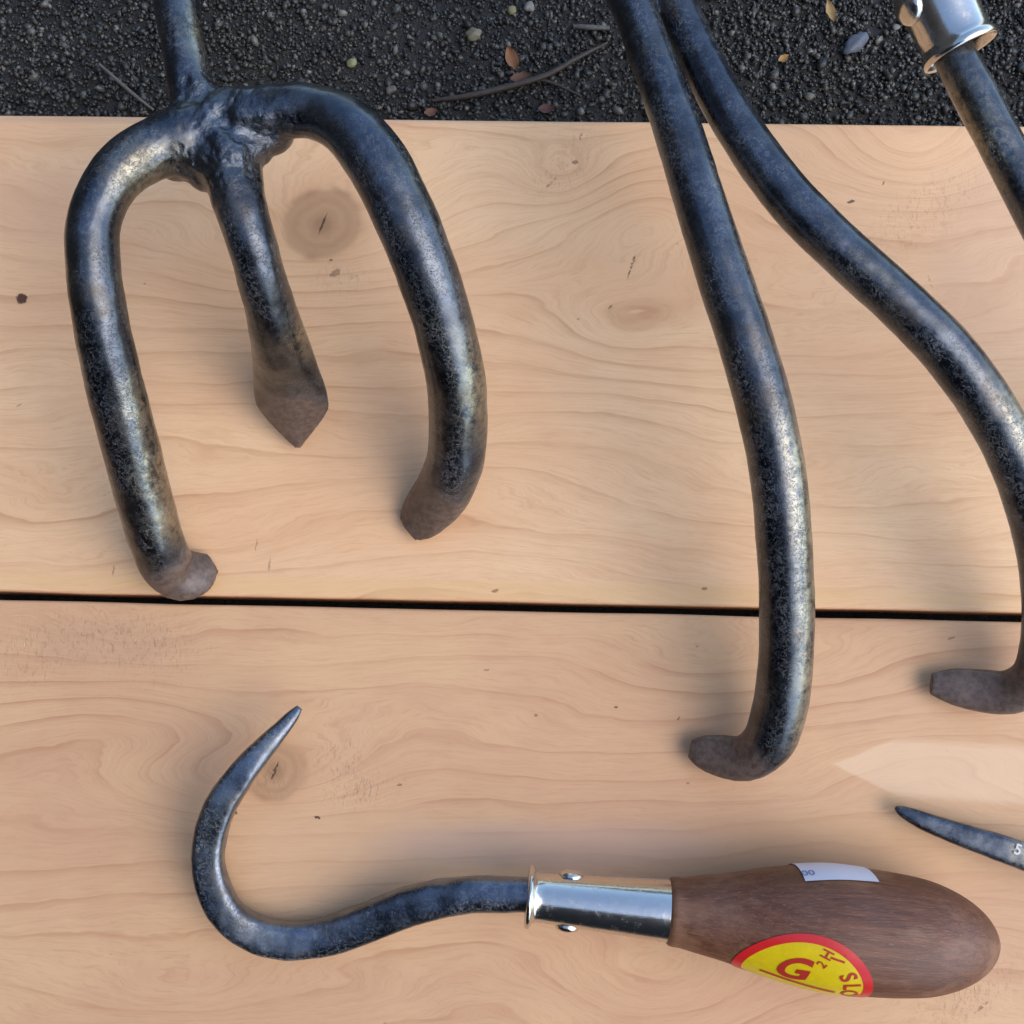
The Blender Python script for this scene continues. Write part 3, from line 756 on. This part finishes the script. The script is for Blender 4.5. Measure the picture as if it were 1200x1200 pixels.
text_on('L', SC_T+.0122, SC_A-.0030, .0062, -1.35, M_dred, 'letters', HOBJ, bold=.02)
text_on('O', SC_T+.0125, SC_A+.0012, .0062, -1.6, M_dred, 'letters', HOBJ, bold=.02)
# red rule under the big letter
v = []; f = []
for i in range(21):
    u = -.011+.020*i/20
    for k in (0, 1): v.append(on_handle(SC_T+u, SC_A-.0002+u*.1+k*.0012, .0003, RR))
for i in range(20): f.append((2*i, 2*i+1, 2*i+3, 2*i+2))
link_mesh('letters', v, f, M_dred, HOBJ, hook_root)
# white price label on the far side
def quad_label():
    q = [(t_of(930, 1015), -.031), (t_of(1012, 1012), -.031), (t_of(1022, 1025), -.0155), (t_of(936, 1032), -.0137)]
    n = 14; v = []; f = []
    for i in range(n+1):
        for j in range(n+1):
            a = i/n; b = j/n
            t = (q[0][0]*(1-a)+q[1][0]*a)*(1-b) + (q[3][0]*(1-a)+q[2][0]*a)*b
            s_ = (q[0][1]*(1-a)+q[1][1]*a)*(1-b) + (q[3][1]*(1-a)+q[2][1]*a)*b
            v.append(on_handle(t, s_, .00028, RR))
    for i in range(n):
        for j in range(n): k = i*(n+1)+j; f.append((k, k+1, k+n+2, k+n+1))
    o = link_mesh('price_label', v, f, M_white, HOBJ, hook_root); tag(o, 'white price label')
    text_on('00', t_of(942, 1024), -.0172, .0036, .1, M_ink, 'label_print', HOBJ, lift=.0004)
quad_label()

# --- tool at the top right corner: ferrule above, rod running down to the right
def corner_tool():
    root = empty('hand_weeder', P(1150, 120, 0), 'dark steel rod in a shiny flared ferrule at the top right corner', 'garden tool')
    st = station
    r = [st(1108, 45, .058, 54), st(1122, 72, .058, 55), st(1150, 125, .058, 56), st(1180, 181, .0575, 57), st(1212, 243, .056, 58), st(1250, 318, .051, 57), st(1290, 400, .042, 54), st(1325, 480, .030, 50), st(1350, 555, .017, 46, .8), st(1362, 610, .008, 40, .5), st(1368, 640, .0045, 30, .4)]
    v, f, s = tube_mesh(r, 200, 40)
    v = np.array([tuple(q) for q in v]); nr = vnormals(v, [q for q in f if len(q) == 4])
    v = v + nr*np.array([mnoise.noise(Vector(q)*130)*.0002 for q in v])[:, None]
    wn = np.clip(1.2-np.linalg.norm(v-np.array(P(1175, 130, .064)), axis=1)/.02, 0, 1)*np.clip(nr[:, 0]+.1, 0, 1)  # wear and painted highlight on the rod's right-facing side
    link_mesh('rod', v, f, M_steel, root, root, True, {'tip': np.zeros(len(v)), 'weld': np.zeros(len(v)), 'worn_glint': wn})
    o = P(1127, 62, .058); e = P(1086, -25, .058+.002); ax = (e-o).normalized()
    ferrule_and_handle(root, o, ax, None, 1.36, .38, rot=math.radians(12), L=.042)
    hp = [(a*1.0, b) for a, b in [(.0, .009), (.003, .0102), (.02, .0115), (.04, .015), (.06, .0178), (.075, .0175), (.09, .015), (.10, .010), (.105, .003)]]
    prof = [(a, b) for a, b in catmull([(a, 0, 0, b) for a, b in hp], 60)[:, (0, 3)]]
    v, f = lathe(prof, o+ax*(.042*1.36-.001), ax, 64)
    link_mesh('handle', v, f, M_handle2, root, root, True)
M_handle2 = handle_wood((-.4, .9)); corner_tool()

# --- pointed steel at the right edge
def point_tool():
    root = empty('weeding_spike', P(1150, 985, 0), 'tapered dark steel point reaching in from the right edge above the wooden handle', 'garden tool')
    st = station
    r = [st(1049, 946, .0055, 4, .8, 2.2), st(1054, 949, .0056, 11, .8, 2.4), st(1066, 955, .0058, 17, .85, 2.6), st(1100, 969, .0064, 24, .85, 4.0), st(1150, 986, .0075, 30, .85, 4.2), st(1200, 1003, .0085, 34, .85, 4.2), st(1260, 1022, .0100, 37, .9, 3), st(1340, 1040, .0120, 40, .9, 2.6), st(1440, 1050, .0135, 42, 1, 2)]
    v, f, s = tube_mesh(r, 160, 40)
    v = np.array([tuple(q) for q in v]); nr = vnormals(v, [q for q in f if len(q) == 4])
    v = v + nr*np.array([mnoise.noise(Vector(q)*150)*.0002 + mnoise.noise(Vector(q)*450)*.00008 for q in v])[:, None]
    wn = np.clip(1.2-np.linalg.norm(v-np.array(P(1210, 1000, .012)), axis=1)/.006, 0, 1)
    link_mesh('spike', v, f, M_steel, root, root, True, {'tip': np.zeros(len(v)), 'weld': np.zeros(len(v)), 'worn_glint': wn})
    bpy.context.view_layer.update()
    cu = bpy.data.curves.new('t', 'FONT'); cu.body = '5'; cu.size = .0042; cu.align_x = 'CENTER'; cu.align_y = 'CENTER'; cu.offset = .00008
    ob = bpy.data.objects.new('t', cu); COL.objects.link(ob)
    dg = bpy.context.evaluated_depsgraph_get(); me = bpy.data.meshes.new_from_object(ob.evaluated_get(dg)); bpy.data.objects.remove(ob)
    c = P(1193, 996, .0120); R = Matrix.Rotation(-.35, 3, 'Z')
    link_mesh('stamped_figure', [c + R @ q.co for q in me.vertices], [tuple(p.vertices) for p in me.polygons], flat('figure_paint', (0.62, 0.62, 0.58), .5), root, root, False)
point_tool()

# ------------------------------------------------------------ litter on the asphalt
random.seed(3)
def pebble(px, py, r, asp, rot, col, label, name='pebble', cat='pebble', flatn=.6):
    c = P(px, py, ZG+.0012+r*.3); mat = flat('stone', col, .55, .35)
    root_v, f = ellipsoid(c, (r, r*asp, r*flatn), Matrix.Rotation(rot, 3, 'Z'))
    v = [q + (q-c)*(mnoise.noise(q*600)*.35) for q in root_v]
    o = link_mesh(name, [q-c for q in v], f, mat); o.location = c; tag(o, label, cat)
pebble(555, 40, .0026, .9, .3, (0.21, 0.19, 0.12), 'pale yellowish pebble on the asphalt midway along the top edge')
pebble(412, 74, .0018, .9, 0, (0.26, 0.26, 0.13), 'tiny lime coloured pebble on the asphalt above the right cultivator tine')
pebble(458, 105, .0019, .8, .5, (0.12, 0.11, 0.095), 'small grey pebble on the asphalt just right of the cultivator arch')
pebble(600, 12, .0016, .9, .5, (0.24, 0.22, 0.10), 'small yellow pebble at the very top edge of the asphalt')
pebble(1003, 50, .0052, .55, .75, (0.10, 0.12, 0.155), 'blue grey stone chip on the asphalt left of the ferrule', flatn=.35)
pebble(948, 113, .0017, .8, .1, (0.14, 0.135, 0.10), 'small grey pebble on the asphalt close to the board edge')
pebble(1050, 32, .0013, .9, .1, (0.19, 0.185, 0.165), 'little white pebble on the asphalt beside the ferrule rivet')
pebble(620, 8, .0020, .9, .1, (0.24, 0.23, 0.21), 'small round grey pebble at the top edge of the asphalt')
def leaf(px, py, L, wd, rot, col, label, curl=.4):
    c = P(px, py, ZG+.0028); mat = flat('dead_leaf', col, .6, .4); v = []; f = []; n = 8; m = 4
    for i in range(n+1):
        t = i/n; hw = wd*math.sin(math.pi*min(.97, max(.04, t)))**.7*(1+.25*mnoise.noise(Vector((t*5, px, 0))))
        for j in range(m+1):
            u = j/m*2-1; v.append(Vector(((t-.5)*L, u*hw, abs(u)*curl*wd + .15*L*(t-.5)**2*4*curl + .0003*mnoise.noise(Vector((t*6, u*3, px))))))
    R = Matrix.Rotation(rot, 3, 'Z'); v = [R @ q for q in v]; k = len(v)
    for i in range(n):
        for j in range(m): a = i*(m+1)+j; f.append((a, a+1, a+m+2, a+m+1))
    v += [q - Vector((0, 0, .00025)) for q in v]; f += [tuple(x+k for x in q[::-1]) for q in list(f)]
    o = link_mesh('leaf_fragment', v, f, mat); o.location = c; tag(o, label, 'leaf')
leaf(600, 70, .0085, .0022, 1.9, (0.30, 0.13, 0.05), 'rusty brown curled leaf fragment on the asphalt beside the twig')
leaf(973, 14, .0080, .0016, 1.8, (0.36, 0.24, 0.09), 'narrow tan leaf fragment on the asphalt right of the two-tined cultivator')
leaf(918, 69, .0040, .0013, .5, (0.38, 0.22, 0.06), 'small orange leaf scrap on the asphalt above the board edge')
leaf(610, 92, .0070, .0020, .2, (0.13, 0.06, 0.035), 'dark reddish leaf scrap under the twig on the asphalt')
leaf(505, 132, .0045, .0015, .2, (0.20, 0.09, 0.045), 'brown leaf scrap on the asphalt touching the board edge')
leaf(640, 128, .0055, .0017, .1, (0.11, 0.045, 0.035), 'dull red leaf scrap on the asphalt near the board edge')
def stick(pts, r, col, label, name='twig', cat='twig'):
    mat = flat('dry_stalk', col, .6, .4)
    st = [(*P(x, y, ZG+z), r*k, r*k, 2) for (x, y, z, k) in pts]
    v, f, s = tube_mesh(st, 60, 8); v = [q + Vector((0, 0, 1))*mnoise.noise(q*500)*r*.3 for q in v]
    c = P(pts[0][0], pts[0][1], ZG)
    o = link_mesh(name, [q-c for q in v], f, mat); o.location = c; tag(o, label, cat)
stick([(505, 118, .002, .5), (545, 113, .003, 1), (590, 103, .0032, 1.1), (640, 88, .0035, 1), (680, 66, .003, .8), (712, 50, .0022, .4)], .0010, (0.060, 0.045, 0.036), 'long dark bent twig on the asphalt between the two cultivators')
stick([(628, 92, .0028, .9), (650, 98, .0026, .8), (680, 112, .002, .5)], .0007, (0.05, 0.04, 0.032), 'short dark side twig below the long bent twig')
stick([(116, 75, .003, .7), (135, 92, .0034, 1), (158, 112, .0034, 1), (180, 129, .0026, .7)], .00065, (0.15, 0.135, 0.115), 'pale dry grass stalk on the asphalt left of the cultivator shank', 'dry_stalk', 'stalk')
stick([(672, 31, .0022, .7), (690, 32, .003, 1), (714, 33, .0026, .8)], .0009, (0.13, 0.125, 0.115), 'short grey straw on the asphalt beside the two-tined cultivator', 'dry_stalk', 'stalk')
